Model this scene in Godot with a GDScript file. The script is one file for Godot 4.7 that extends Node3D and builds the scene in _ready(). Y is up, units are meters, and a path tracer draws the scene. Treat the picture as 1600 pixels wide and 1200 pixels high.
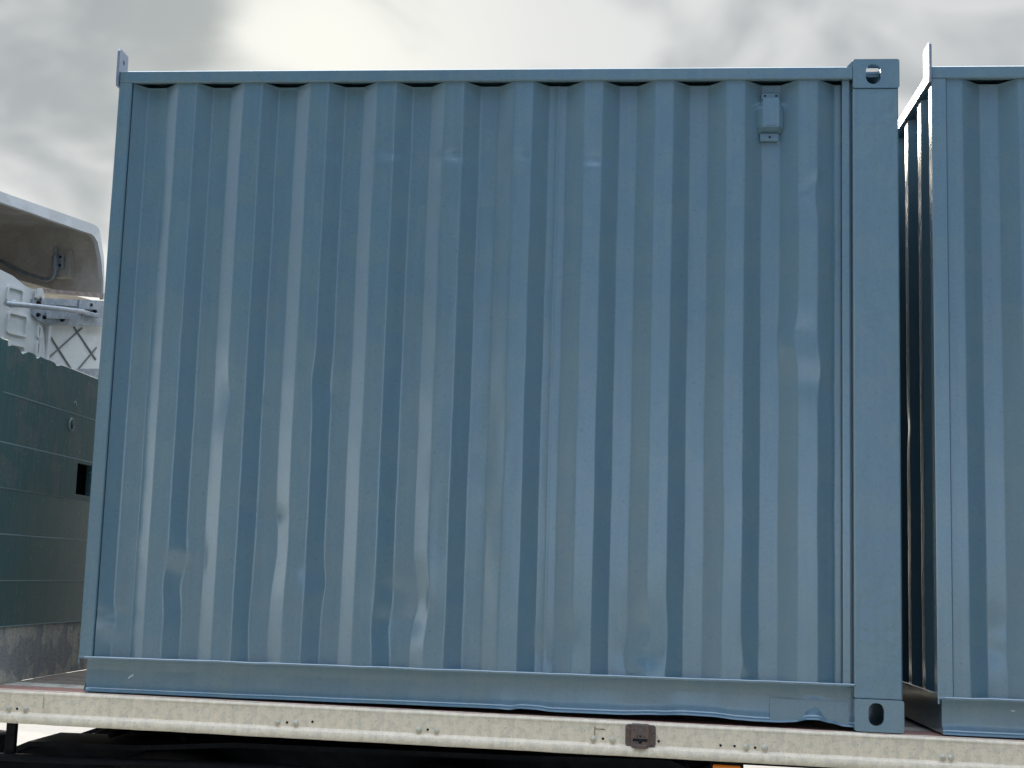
extends Node3D

const DECK := 1.14            # height of the trailer deck above the yard
const LEN := 3.18             # length of a cut-down container
const PITCH := 0.282          # corrugation pitch
const CORR := 0.038           # corrugation depth
const SKY_TOP_BOOST := 7.8  # overhead sky raised past real overcast to light the shaded side

var M := {}
var used := {}

# ------------------------------------------------------------------ helpers
func numbered(n: String) -> String:
	if not used.has(n):
		used[n] = 0
		return n
	used[n] += 1
	return "%s_%03d" % [n, used[n]]

func thing(called: String, label: String, category: String, at := Vector3.ZERO, group := "") -> Node3D:
	var o := Node3D.new()
	o.name = numbered(called)
	add_child(o)
	o.position = at
	o.set_meta("label", label)
	o.set_meta("category", category)
	if group != "":
		o.set_meta("group", group)
	return o

func tool() -> SurfaceTool:
	var st := SurfaceTool.new()
	st.begin(Mesh.PRIMITIVE_TRIANGLES)
	st.set_smooth_group(-1)
	return st

func obj(called: String, st: SurfaceTool, m: Material, parent: Node3D) -> MeshInstance3D:
	st.generate_normals()
	return put(called, st.commit(), m, parent)

func put(called: String, mesh: Mesh, m: Material, parent: Node3D) -> MeshInstance3D:
	var o := MeshInstance3D.new()
	o.name = called
	o.mesh = mesh
	o.material_override = m
	parent.add_child(o, true)
	return o

func tri(st: SurfaceTool, a: Vector3, b: Vector3, c: Vector3) -> void:   # a b c counter-clockwise seen from outside
	st.add_vertex(a); st.add_vertex(c); st.add_vertex(b)

func quad(st: SurfaceTool, a: Vector3, b: Vector3, c: Vector3, d: Vector3) -> void:
	tri(st, a, b, c); tri(st, a, c, d)

func box(st: SurfaceTool, p: Vector3, q: Vector3, bev := 0.003, tf := Transform3D.IDENTITY) -> void:
	var c := (p + q) * 0.5
	var h := ((q - p) * 0.5).abs()
	bev = minf(bev, minf(h.x, minf(h.y, h.z)) * 0.45)
	# corner points on the three faces that meet there
	var f := func(sx: float, sy: float, sz: float, ax: int) -> Vector3:
		var v := h - Vector3(bev, bev, bev)
		v[ax] = h[ax]
		return tf * (c + Vector3(v.x * sx, v.y * sy, v.z * sz))
	for ax in 3:
		for s in [-1.0, 1.0]:
			var e1 := (ax + 1) % 3
			var e2 := (ax + 2) % 3
			var ring := []
			for k in [[-1, -1], [1, -1], [1, 1], [-1, 1]]:
				var g := Vector3.ZERO
				g[ax] = s; g[e1] = k[0]; g[e2] = k[1]
				ring.append(f.call(g.x, g.y, g.z, ax))
			if s < 0: ring.reverse()
			quad(st, ring[0], ring[1], ring[2], ring[3])
	for ax in 3:                                             # the bevels along each edge
		var e1 := (ax + 1) % 3
		var e2 := (ax + 2) % 3
		for s1 in [-1.0, 1.0]:
			for s2 in [-1.0, 1.0]:
				var g0 := Vector3.ZERO
				g0[ax] = -1; g0[e1] = s1; g0[e2] = s2
				var g1 := g0
				g1[ax] = 1
				var r := [f.call(g0.x, g0.y, g0.z, e1), f.call(g1.x, g1.y, g1.z, e1), f.call(g1.x, g1.y, g1.z, e2), f.call(g0.x, g0.y, g0.z, e2)]
				if s1 * s2 > 0: r.reverse()
				quad(st, r[0], r[1], r[2], r[3])
	for sx in [-1.0, 1.0]:
		for sy in [-1.0, 1.0]:
			for sz in [-1.0, 1.0]:
				var a: Vector3 = f.call(sx, sy, sz, 0)
				var b: Vector3 = f.call(sx, sy, sz, 1)
				var d: Vector3 = f.call(sx, sy, sz, 2)
				if sx * sy * sz > 0: tri(st, a, b, d)
				else: tri(st, a, d, b)

func ccw(pts: PackedVector2Array) -> PackedVector2Array:
	var s := 0.0
	for i in pts.size():
		s += pts[i].cross(pts[(i + 1) % pts.size()])
	if s < 0:
		pts = pts.duplicate()
		pts.reverse()
	return pts

func prism(st: SurfaceTool, pts: PackedVector2Array, d0: float, d1: float, o: Vector3, ex: Vector3, ey: Vector3, ez: Vector3) -> void:
	# an outline extruded from depth d0 to d1 (d1 > d0) along ez = ex x ey
	pts = ccw(pts)
	var idx := Geometry2D.triangulate_polygon(pts)
	var at := func(p: Vector2, d: float) -> Vector3: return o + ex * p.x + ey * p.y + ez * d
	for i in range(0, idx.size(), 3):
		var t := [pts[idx[i]], pts[idx[i + 1]], pts[idx[i + 2]]]
		if (t[1] - t[0]).cross(t[2] - t[0]) < 0: t.reverse()
		tri(st, at.call(t[0], d1), at.call(t[1], d1), at.call(t[2], d1))
		tri(st, at.call(t[2], d0), at.call(t[1], d0), at.call(t[0], d0))
	for i in pts.size():
		var a := pts[i]
		var b := pts[(i + 1) % pts.size()]
		quad(st, at.call(a, d0), at.call(b, d0), at.call(b, d1), at.call(a, d1))

func ring_plate(st: SurfaceTool, outer: PackedVector2Array, inner: PackedVector2Array, d0: float, d1: float, o: Vector3, ex: Vector3, ey: Vector3, ez: Vector3) -> void:
	# a plate with a hole; both outlines counter-clockwise with the same number of points
	var at := func(p: Vector2, d: float) -> Vector3: return o + ex * p.x + ey * p.y + ez * d
	var n := outer.size()
	for i in n:
		var j := (i + 1) % n
		quad(st, at.call(outer[i], d1), at.call(outer[j], d1), at.call(inner[j], d1), at.call(inner[i], d1))
		quad(st, at.call(inner[i], d0), at.call(inner[j], d0), at.call(outer[j], d0), at.call(outer[i], d0))
		quad(st, at.call(outer[i], d0), at.call(outer[j], d0), at.call(outer[j], d1), at.call(outer[i], d1))
		quad(st, at.call(inner[j], d0), at.call(inner[i], d0), at.call(inner[i], d1), at.call(inner[j], d1))

func rounded(x0: float, y0: float, x1: float, y1: float, r: float, seg := 6) -> PackedVector2Array:
	var out := PackedVector2Array()
	var cs := [Vector2(x1 - r, y1 - r), Vector2(x0 + r, y1 - r), Vector2(x0 + r, y0 + r), Vector2(x1 - r, y0 + r)]
	for k in 4:
		for i in seg + 1:
			var a := PI / 2 * (k + float(i) / seg)
			out.append(cs[k] + Vector2(cos(a), sin(a)) * r)
	return out

func tube(st: SurfaceTool, path: Array, r: float, n := 12) -> void:
	var rings := []
	var up := Vector3.UP
	for i in path.size():
		var d: Vector3 = (path[mini(i + 1, path.size() - 1)] - path[maxi(i - 1, 0)]).normalized()
		if absf(d.dot(up)) > 0.95: up = Vector3(0.6, 0, 0.8)
		var a := d.cross(up).normalized()
		var b := a.cross(d).normalized()
		up = b
		var ring := []
		for k in n:
			var t := TAU * k / n
			ring.append(path[i] + (a * cos(t) + b * sin(t)) * r)
		rings.append(ring)
	st.set_smooth_group(1)
	for i in rings.size() - 1:
		for k in n:
			var l := (k + 1) % n
			quad(st, rings[i][k], rings[i + 1][k], rings[i + 1][l], rings[i][l])
	st.set_smooth_group(-1)
	for k in n:
		var l := (k + 1) % n
		tri(st, path[0], rings[0][k], rings[0][l])
		tri(st, path[-1], rings[-1][l], rings[-1][k])

func smooth_path(pts: Array, per := 6) -> Array:
	var c := Curve3D.new()
	for i in pts.size():
		var p: Vector3 = pts[i]
		var t: Vector3 = (pts[mini(i + 1, pts.size() - 1)] - pts[maxi(i - 1, 0)]) / 6.0
		c.add_point(p, -t, t)
	var out := []
	for i in pts.size() - 1:
		for k in per:
			out.append(c.sample(i, float(k) / per))
	out.append(pts[-1])
	return out

func lathe(st: SurfaceTool, prof: Array, o: Vector3, axis: Vector3, n := 24) -> void:
	# prof: Vector2(radius, along axis), revolved about axis
	var a := axis.cross(Vector3.UP if absf(axis.y) < 0.9 else Vector3.RIGHT).normalized()
	var b := axis.cross(a).normalized()
	var at := func(p: Vector2, k: int) -> Vector3:
		var t := TAU * (k % n) / n
		return o + axis * p.y + (a * cos(t) + b * sin(t)) * p.x
	st.set_smooth_group(1)
	for i in prof.size() - 1:
		for k in n:
			if prof[i].x < 1e-5: tri(st, at.call(prof[i], k), at.call(prof[i + 1], k), at.call(prof[i + 1], k + 1))
			elif prof[i + 1].x < 1e-5: tri(st, at.call(prof[i], k), at.call(prof[i + 1], k), at.call(prof[i], k + 1))
			else: quad(st, at.call(prof[i], k), at.call(prof[i + 1], k), at.call(prof[i + 1], k + 1), at.call(prof[i], k + 1))
	st.set_smooth_group(-1)

func sheet(rows: int, cols: int, P: PackedVector3Array, thick_dir := Vector3.ZERO) -> ArrayMesh:
	# a grid of points with smooth normals; rows run along the second direction
	var N := PackedVector3Array()
	N.resize(P.size())
	for j in rows:
		for i in cols:
			var dx := P[j * cols + mini(i + 1, cols - 1)] - P[j * cols + maxi(i - 1, 0)]
			var dy := P[mini(j + 1, rows - 1) * cols + i] - P[maxi(j - 1, 0) * cols + i]
			N[j * cols + i] = dx.cross(dy).normalized()
	var I := PackedInt32Array()
	for j in rows - 1:
		for i in cols - 1:
			var a := j * cols + i
			I.append_array([a, a + cols, a + 1, a + 1, a + cols, a + cols + 1])
	var arr := []
	arr.resize(Mesh.ARRAY_MAX)
	arr[Mesh.ARRAY_VERTEX] = P
	arr[Mesh.ARRAY_NORMAL] = N
	arr[Mesh.ARRAY_INDEX] = I
	var m := ArrayMesh.new()
	m.add_surface_from_arrays(Mesh.PRIMITIVE_TRIANGLES, arr)
	return m

# ------------------------------------------------------------------ materials
func fnl(seed_: int, freq: float, oct := 4) -> FastNoiseLite:
	var n := FastNoiseLite.new()
	n.seed = seed_
	n.frequency = freq
	n.noise_type = FastNoiseLite.TYPE_SIMPLEX_SMOOTH
	n.fractal_type = FastNoiseLite.FRACTAL_FBM
	n.fractal_octaves = oct
	return n

func noise_image(size: int, seed_: int, freq: float, oct := 4) -> Image:
	return fnl(seed_, freq, oct).get_seamless_image(size, size, false, false, 0.15, true)

# a colour map: base colour, a blotchy second tone, fine grain, flecks and drawn-out streaks
func grain(size: int, seed_: int, base: Color, second: Color, blotch_freq: float, blotch: float, fine: float, fleck := Color.BLACK, fleck_share := 0.0, streak := 0.0, streak_up := true) -> ImageTexture:
	var big := noise_image(size, seed_, blotch_freq, 4)
	var small := noise_image(size, seed_ + 1, 0.11, 3)
	var spots := noise_image(size, seed_ + 2, 0.06, 3)
	var line := noise_image(size, seed_ + 3, 0.05, 3)
	var img := Image.create(size, size, false, Image.FORMAT_RGB8)
	for y in size:
		for x in size:
			var t := clampf((big.get_pixel(x, y).r - 0.5) * 2.4 + 0.5, 0, 1)
			var c := base.lerp(second, smoothstep(0.35, 0.85, t) * blotch)
			var g := 1.0 + (small.get_pixel(x, y).r - 0.5) * fine
			if streak > 0:
				var sy := (y / 16) % size if streak_up else y
				var sx := x if streak_up else (x / 16) % size
				g += (line.get_pixel(sx, sy).r - 0.5) * streak
			if fleck_share > 0:
				var s := spots.get_pixel(x, y).r
				c = c.lerp(fleck, smoothstep(1.0 - fleck_share, 1.0 - fleck_share * 0.7, s))
			c = Color(c.r * g, c.g * g, c.b * g)
			img.set_pixel(x, y, c.linear_to_srgb())
	img.generate_mipmaps()
	return ImageTexture.create_from_image(img)

func mat(tex: Texture2D, scale: float, rough: float, spec := 0.5, metal := 0.0) -> StandardMaterial3D:
	var m := StandardMaterial3D.new()
	m.albedo_texture = tex
	m.uv1_triplanar = true
	m.uv1_scale = Vector3(scale, scale, scale)
	m.roughness = rough
	m.metallic = metal
	m.metallic_specular = spec
	m.cull_mode = BaseMaterial3D.CULL_DISABLED
	return m

func plain(c: Color, rough: float, spec := 0.5, metal := 0.0) -> StandardMaterial3D:
	var m := StandardMaterial3D.new()
	m.albedo_color = c.linear_to_srgb()
	m.roughness = rough
	m.metallic = metal
	m.metallic_specular = spec
	m.cull_mode = BaseMaterial3D.CULL_DISABLED
	return m

func bumps(m: StandardMaterial3D, size: int, seed_: int, freq: float, depth: float, strength: float) -> void:
	var img := noise_image(size, seed_, freq, 4)
	img.convert(Image.FORMAT_RGBA8)
	img.bump_map_to_normal_map(depth)
	img.generate_mipmaps()
	m.normal_enabled = true
	m.normal_texture = ImageTexture.create_from_image(img)
	m.normal_scale = strength

func make_materials() -> void:
	M.paint = mat(grain(512, 11, Color(0.106, 0.192, 0.248), Color(0.120, 0.201, 0.242), 0.008, 0.8, 0.12, Color(0.088, 0.176, 0.214), 0.22, 0.10), 1.0, 0.19, 0.9)
	bumps(M.paint, 512, 21, 0.05, 2.0, 0.05)
	M.paint.clearcoat_enabled = true
	M.paint.clearcoat = 0.65
	M.paint.clearcoat_roughness = 0.15
	M.paint_rough = M.paint.duplicate()
	bumps(M.paint_rough, 512, 23, 0.03, 4.0, 0.28)
	M.paint_rough.roughness = 0.3
	M.paint_rough.clearcoat = 0.3
	M.lug = mat(grain(256, 15, Color(0.17, 0.21, 0.30), Color(0.20, 0.23, 0.30), 0.02, 0.8, 0.12), 2.0, 0.4, 0.6)
	M.dark = plain(Color(0.012, 0.012, 0.014), 0.7, 0.3)
	M.rail = mat(grain(512, 31, Color(0.82, 0.69, 0.515), Color(0.70, 0.60, 0.46), 0.02, 0.9, 0.20, Color(0.50, 0.42, 0.32), 0.22, 0.16), 2.0, 0.5, 0.5)
	bumps(M.rail, 256, 33, 0.05, 2.0, 0.25)
	M.bolt = mat(grain(256, 37, Color(0.55, 0.52, 0.42), Color(0.45, 0.40, 0.30), 0.03, 0.8, 0.2), 6.0, 0.45, 0.5)
	M.rust = mat(grain(256, 41, Color(0.13, 0.10, 0.088), Color(0.19, 0.115, 0.080), 0.03, 0.9, 0.4, Color(0.05, 0.04, 0.036), 0.3), 5.0, 0.75, 0.4)
	M.bed_red = mat(grain(256, 51, Color(0.42, 0.19, 0.15), Color(0.33, 0.20, 0.16), 0.02, 0.9, 0.3, Color(0.36, 0.31, 0.26), 0.3, 0.15, false), 1.5, 0.8)
	M.bed_pale = mat(grain(256, 54, Color(0.60, 0.58, 0.50), Color(0.45, 0.42, 0.36), 0.02, 0.9, 0.3, Color(0.3, 0.25, 0.2), 0.25, 0.2, false), 1.5, 0.8)
	M.bed_brown = mat(grain(256, 57, Color(0.22, 0.18, 0.15), Color(0.27, 0.23, 0.19), 0.02, 0.9, 0.35, Color(0.14, 0.11, 0.10), 0.3, 0.25, false), 1.5, 0.85)
	M.green = mat(grain(512, 61, Color(0.018, 0.096, 0.100), Color(0.034, 0.102, 0.104), 0.010, 0.9, 0.30, Color(0.10, 0.175, 0.18), 0.20, 0.25, true), 1.0, 0.45, 0.5)
	M.green_dirty = mat(grain(512, 66, Color(0.036, 0.112, 0.114), Color(0.090, 0.130, 0.126), 0.008, 0.8, 0.30, Color(0.20, 0.24, 0.235), 0.18, 0.35, true), 1.0, 0.55, 0.5)
	M.kick = mat(grain(512, 71, Color(0.36, 0.365, 0.365), Color(0.58, 0.55, 0.47), 0.010, 0.9, 0.5, Color(0.22, 0.22, 0.22), 0.20, 0.35, true), 1.0, 0.65, 0.4)
	M.joint = plain(Color(0.20, 0.28, 0.285), 0.6)
	M.bare = mat(grain(256, 74, Color(0.42, 0.44, 0.42), Color(0.3, 0.3, 0.28), 0.03, 0.8, 0.3), 4.0, 0.5)
	M.black = mat(grain(256, 81, Color(0.006, 0.007, 0.010), Color(0.011, 0.012, 0.015), 0.02, 0.8, 0.3), 2.0, 0.6, 0.25)
	M.rubber = mat(grain(256, 84, Color(0.014, 0.014, 0.015), Color(0.026, 0.024, 0.022), 0.03, 0.8, 0.4), 2.0, 0.85, 0.3)
	M.white = mat(grain(256, 91, Color(0.62, 0.62, 0.60), Color(0.54, 0.54, 0.52), 0.012, 0.8, 0.06, Color(0.55, 0.54, 0.5), 0.2, 0.05), 1.0, 0.35, 0.5)
	M.shell = mat(grain(256, 94, Color(0.62, 0.62, 0.61), Color(0.52, 0.52, 0.51), 0.012, 0.8, 0.08, Color(0.45, 0.44, 0.42), 0.2), 1.0, 0.45, 0.5)
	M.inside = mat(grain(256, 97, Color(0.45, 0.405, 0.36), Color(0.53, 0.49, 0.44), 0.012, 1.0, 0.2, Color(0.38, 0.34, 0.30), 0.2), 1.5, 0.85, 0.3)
	M.galv = mat(grain(256, 101, Color(0.26, 0.29, 0.33), Color(0.34, 0.37, 0.40), 0.02, 0.9, 0.2, Color(0.18, 0.2, 0.22), 0.25), 3.0, 0.5, 0.5, 0.2)
	M.trim = mat(grain(256, 104, Color(0.22, 0.165, 0.145), Color(0.30, 0.24, 0.21), 0.02, 0.9, 0.2), 3.0, 0.6)
	M.strip = plain(Color(0.13, 0.135, 0.13), 0.6)
	M.yard = mat(grain(512, 111, Color(0.38, 0.37, 0.305), Color(0.32, 0.312, 0.262), 0.006, 0.9, 0.3, Color(0.22, 0.21, 0.19), 0.2), 0.12, 0.9, 0.3)
	M.apron = mat(grain(512, 115, Color(0.45, 0.39, 0.325), Color(0.385, 0.34, 0.285), 0.006, 0.9, 0.18, Color(0.36, 0.33, 0.30), 0.2), 0.12, 0.9, 0.3)
	M.masonry = mat(grain(256, 121, Color(0.76, 0.73, 0.60), Color(0.68, 0.66, 0.54), 0.01, 0.9, 0.15), 0.3, 0.9, 0.3)
	M.grey_wall = mat(grain(256, 127, Color(0.30, 0.30, 0.27), Color(0.25, 0.25, 0.23), 0.01, 0.9, 0.15), 0.3, 0.9, 0.3)
	M.cladding = mat(grain(256, 124, Color(0.07, 0.085, 0.105), Color(0.08, 0.095, 0.11), 0.01, 0.9, 0.15), 0.3, 0.7, 0.3)
	M.amber = plain(Color(0.85, 0.22, 0.01), 0.25)
	M.chip = plain(Color(0.55, 0.60, 0.62), 0.5)
	M.purple = plain(Color(0.10, 0.05, 0.24), 0.4)

# ------------------------------------------------------------------ sky
func sky_image() -> Image:
	var w := 2048
	var h := 1024
	var img := Image.create(w, h, false, Image.FORMAT_RGBF)
	var cloud := fnl(5, 0.55, 5)
	var bank := fnl(9, 0.22, 3)
	var warp := fnl(13, 0.5, 2)
	var sun := Vector3(-0.205, 0.345, -0.916).normalized()
	# single clouds: direction, size in radians, darker or lighter
	var puffs := [[Vector3(-0.274, 0.363, -0.891), 0.050, -0.62], [Vector3(-0.386, 0.351, -0.853), 0.090, -0.55], [Vector3(-0.33, 0.335, -0.883), 0.060, -0.2], [Vector3(-0.226, 0.361, -0.905), 0.05, 0.35], [Vector3(-0.12, 0.37, -0.921), 0.06, 0.25], [Vector3(0.10, 0.375, -0.922), 0.10, -0.10], [Vector3(-0.36, 0.265, -0.894), 0.08, 0.2]]
	for f in puffs: f[0] = f[0].normalized()
	for y in h:
		var el := PI * (0.5 - (y + 0.5) / h)
		for x in w:
			var az := TAU * (x + 0.5) / w
			var d := Vector3(sin(az) * cos(el), sin(el), -cos(az) * cos(el))
			var c := Color(0.5, 0.5, 0.5)
			if d.y > -0.02:
				var p := Vector3(d.x, 0, d.z) / (maxf(d.y, 0.0) + 0.16)
				var wv := Vector3(warp.get_noise_2d(p.x * 2.0, p.z * 2.0), 0, warp.get_noise_2d(p.z * 2.0 + 31.0, p.x * 2.0))
				var q := p + wv * 0.22
				var a := cloud.get_noise_2d(q.x * 1.3, q.z * 1.3) * 0.5 + 0.5
				var b := bank.get_noise_2d(q.x * 1.6 + 7.0, q.z * 1.6) * 0.5 + 0.5
				var fine := cloud.get_noise_2d(q.x * 4.5 + 20.0, q.z * 4.5)
				var wisp := cloud.get_noise_2d(q.x * 14.0 + 60.0, q.z * 11.0)
				var t := 0.55 + (a - 0.5) * 1.3 + (b - 0.5) * 1.3 + fine * 0.55 + wisp * 0.20
				for f in puffs:
					if d.dot(f[0]) < 0.95: continue
					var s0: float = d.angle_to(f[0]) / f[1]
					if s0 < 3.0: t += f[2] * exp(-s0 * s0) * (1.0 + 0.9 * fine)
				t = clampf(t, 0, 1)
				c = Color(0.215, 0.240, 0.258).lerp(Color(0.475, 0.485, 0.490), smoothstep(0.1, 0.85, t))
				# added overhead light, beyond real overcast, for shaded faces, pale haze low over the horizon
				c = c * (1.0 + SKY_TOP_BOOST * smoothstep(0.38, 0.95, d.y))
				c = c.lerp(Color(2.05, 2.02, 1.66), exp(-pow(maxf(d.y, 0.0) / 0.11, 2)) * 0.9)
				c = c.lerp(Color(0.80, 0.80, 0.78), exp(-maxf(d.y, 0.0) / 0.2) * 0.35)
				# the sun behind the cloud deck: brighter round it, duller and bluer away from it
				var s := d.angle_to(sun)
				var away := smoothstep(0.5, 2.6, s)
				c = c * Color(1.0 - 0.60 * away, 1.0 - 0.47 * away, 1.0 - 0.20 * away)
				var glow := exp(-pow(s / 0.13, 2)) * (0.3 + 0.7 * t) * 0.29 + 0.05 * exp(-s / 0.6)
				c = c + Color(0.47, 0.43, 0.27) * glow
			img.set_pixel(x, y, Color(c.r, c.g, c.b))
	return img

# ------------------------------------------------------------------ the container
func lip_y(x: float) -> float:
	return 0.171 + 0.0105 * (x + 0.178)

# dents: [x, y, half width, half height, depth inwards (m)]
const DENTS := [
	[-2.269, 2.215, 0.040, 0.022, 0.006], [-2.015, 2.215, 0.045, 0.022, 0.011], [-1.751, 2.205, 0.045, 0.024, 0.012], [-1.472, 2.210, 0.040, 0.020, 0.009], [-1.186, 2.190, 0.042, 0.022, 0.010],
	[-2.269, 2.170, 0.045, 0.025, -0.006], [-2.015, 2.170, 0.045, 0.025, -0.006], [-1.751, 2.160, 0.045, 0.025, -0.007], [-1.186, 2.145, 0.045, 0.025, -0.006],
	[-2.509, 1.215, 0.035, 0.030, 0.008], [-2.220, 1.225, 0.040, 0.045, 0.006], [-2.731, 1.150, 0.040, 0.070, 0.006], [-2.640, 1.250, 0.030, 0.120, 0.008],
	[-2.810, 0.500, 0.045, 0.045, 0.012], [-2.800, 0.600, 0.060, 0.070, -0.010], [-2.508, 0.720, 0.030, 0.028, 0.009], [-2.425, 0.710, 0.035, 0.030, 0.010], [-2.430, 0.560, 0.030, 0.120, -0.010],
	[-2.248, 0.490, 0.040, 0.060, 0.020], [-2.300, 0.420, 0.050, 0.080, -0.008], [-1.935, 0.440, 0.065, 0.070, 0.016], [-1.850, 0.470, 0.055, 0.110, -0.014], [-1.870, 0.330, 0.080, 0.060, 0.016],
	[-0.945, 0.330, 0.065, 0.085, 0.016], [-0.955, 0.240, 0.055, 0.045, 0.024], [-0.840, 0.420, 0.030, 0.150, 0.008], [-0.363, 1.500, 0.050, 0.060, 0.012], [-0.400, 1.420, 0.035, 0.060, -0.008],
	[-0.340, 1.300, 0.045, 0.050, 0.010], [-0.347, 2.050, 0.040, 0.035, 0.012], [-0.310, 2.095, 0.030, 0.025, 0.010], [-0.330, 1.900, 0.040, 0.060, -0.006], [-3.087, 0.300, 0.060, 0.020, 0.010], [-3.060, 0.250, 0.050, 0.030, -0.006],
	[-1.225, 0.300, 0.030, 0.080, 0.006], [-1.360, 0.230, 0.040, 0.070, 0.012], [-0.560, 0.260, 0.030, 0.040, 0.010], [-1.600, 1.300, 0.060, 0.200, 0.004], [-1.050, 0.900, 0.060, 0.200, 0.004]]
# places where a rib is pushed sideways: [x, y, half width, half height, shift (m)]
const PUSHED := [[-1.845, 0.430, 0.055, 0.110, 0.028], [-1.960, 0.300, 0.050, 0.080, -0.012], [-2.810, 0.430, 0.060, 0.080, -0.014], [-2.760, 0.540, 0.050, 0.070, 0.012], [-2.425, 0.600, 0.055, 0.140, 0.016], [-2.470, 0.300, 0.045, 0.150, -0.012], [-2.640, 1.190, 0.045, 0.100, 0.014], [-2.270, 1.260, 0.050, 0.090, -0.010], [-0.930, 0.330, 0.060, 0.110, 0.020], [-1.000, 0.240, 0.050, 0.070, -0.016], [-0.400, 1.480, 0.055, 0.080, -0.014], [-0.320, 1.360, 0.045, 0.070, 0.012], [-0.330, 2.040, 0.045, 0.060, -0.012], [-2.230, 0.470, 0.045, 0.070, 0.014], [-1.250, 0.300, 0.040, 0.090, 0.008], [-0.600, 0.240, 0.040, 0.060, 0.010], [-3.060, 0.280, 0.040, 0.050, 0.012], [-0.660, 0.700, 0.050, 0.200, 0.006], [-1.530, 1.000, 0.050, 0.250, 0.005]]
const DENTS_2 := [[-2.970, 0.400, 0.060, 0.060, 0.012], [-2.960, 0.310, 0.065, 0.055, 0.013], [-2.900, 0.330, 0.040, 0.060, -0.012], [-2.700, 1.500, 0.05, 0.08, 0.010], [-2.200, 0.600, 0.06, 0.09, 0.015], [-1.500, 0.900, 0.05, 0.10, 0.012]]

func corrugated(x0: float, x1: float, y0: Callable, y1: float, crest: float, face: float, depth: float, pitch: float, flat: float, slope: float, dents: Array, seams: Array, seed_: int, to3d: Callable, notch := 0.0) -> ArrayMesh:
	# crest: centre of one outer flat; flat: its width; slope: run of each bend; face: how far out the crests lie
	var bends := []
	var k0 := floori((x0 - crest) / pitch) - 1
	for k in range(k0, k0 + ceili((x1 - x0) / pitch) + 4):
		var c := crest + k * pitch
		bends.append_array([c - flat / 2 - slope, c - flat / 2, c + flat / 2, c + flat / 2 + slope])
	var xs := [x0, x1]
	for b in bends:
		for o in [-0.006, -0.002, 0.002, 0.006]:
			if b + o > x0 and b + o < x1: xs.append(b + o)
	for s in seams:
		for o in [-0.010, -0.005, 0.0, 0.005, 0.010]: xs.append(s + o)
	xs.sort()
	var X := []
	for i in xs.size():
		if i > 0:
			var gap: float = xs[i] - xs[i - 1]
			if gap < 0.0008: continue
			var n := ceili(gap / 0.022)
			for k in range(1, n): X.append(xs[i - 1] + gap * k / n)
		X.append(xs[i])
	var raw := func(x: float) -> float:
		var t := absf(fposmod(x - crest + pitch / 2, pitch) - pitch / 2) - flat / 2
		return -depth * clampf(t / slope, 0.0, 1.0)
	var prof := []
	for x in X:                                            # rounded bends
		prof.append((raw.call(x - 0.003) + raw.call(x) * 2.0 + raw.call(x + 0.003)) * 0.25)
	var wav := fnl(seed_, 1.0, 3)
	var rows := 116
	var P := PackedVector3Array()
	for j in rows:
		for i in X.size():
			var x: float = X[i]
			var lo: float = y0.call(x)
			var y := lerpf(lo, y1 - notch * clampf(-prof[i] / depth, 0.0, 1.0), float(j) / (rows - 1))
			var edge := smoothstep(0.0, 0.10, y1 - y)            # held straight along the top rail
			var z: float = face + prof[i]
			z += wav.get_noise_2d(x * 5.5, y * 1.3) * 0.0008 * edge + wav.get_noise_2d(x * 17.0 + 40.0, y * 5.0) * 0.0003 * edge
			for d in dents:
				var dx: float = (x - d[0]) / (d[2] * 1.15)
				var dy: float = (y - d[1]) / d[3]
				var r: float = dx * dx + dy * dy
				if r < 8.0: z -= d[4] * 0.45 * exp(-pow(r, 0.8)) * smoothstep(0.0, 0.05, y - lo)
			for s in seams:
				z += 0.0018 * exp(-pow((x - s) / 0.006, 2)) - (0.0012 if x > s else 0.0)
			var xo := x
			if dents.size() > 10 and i > 0 and i < X.size() - 1:
				for d in PUSHED:
					var dx: float = (x - d[0]) / d[2]
					var dy: float = (y - d[1]) / d[3]
					var r: float = dx * dx + dy * dy
					if r < 7.0: xo += d[4] * exp(-r) * smoothstep(0.0, 0.05, y - lo)
				xo += wav.get_noise_2d(x * 3.5 + 90.0, y * 1.6) * 0.0026 * edge
			P.append(to3d.call(xo, y, z))
	return sheet(rows, X.size(), P)

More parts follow.
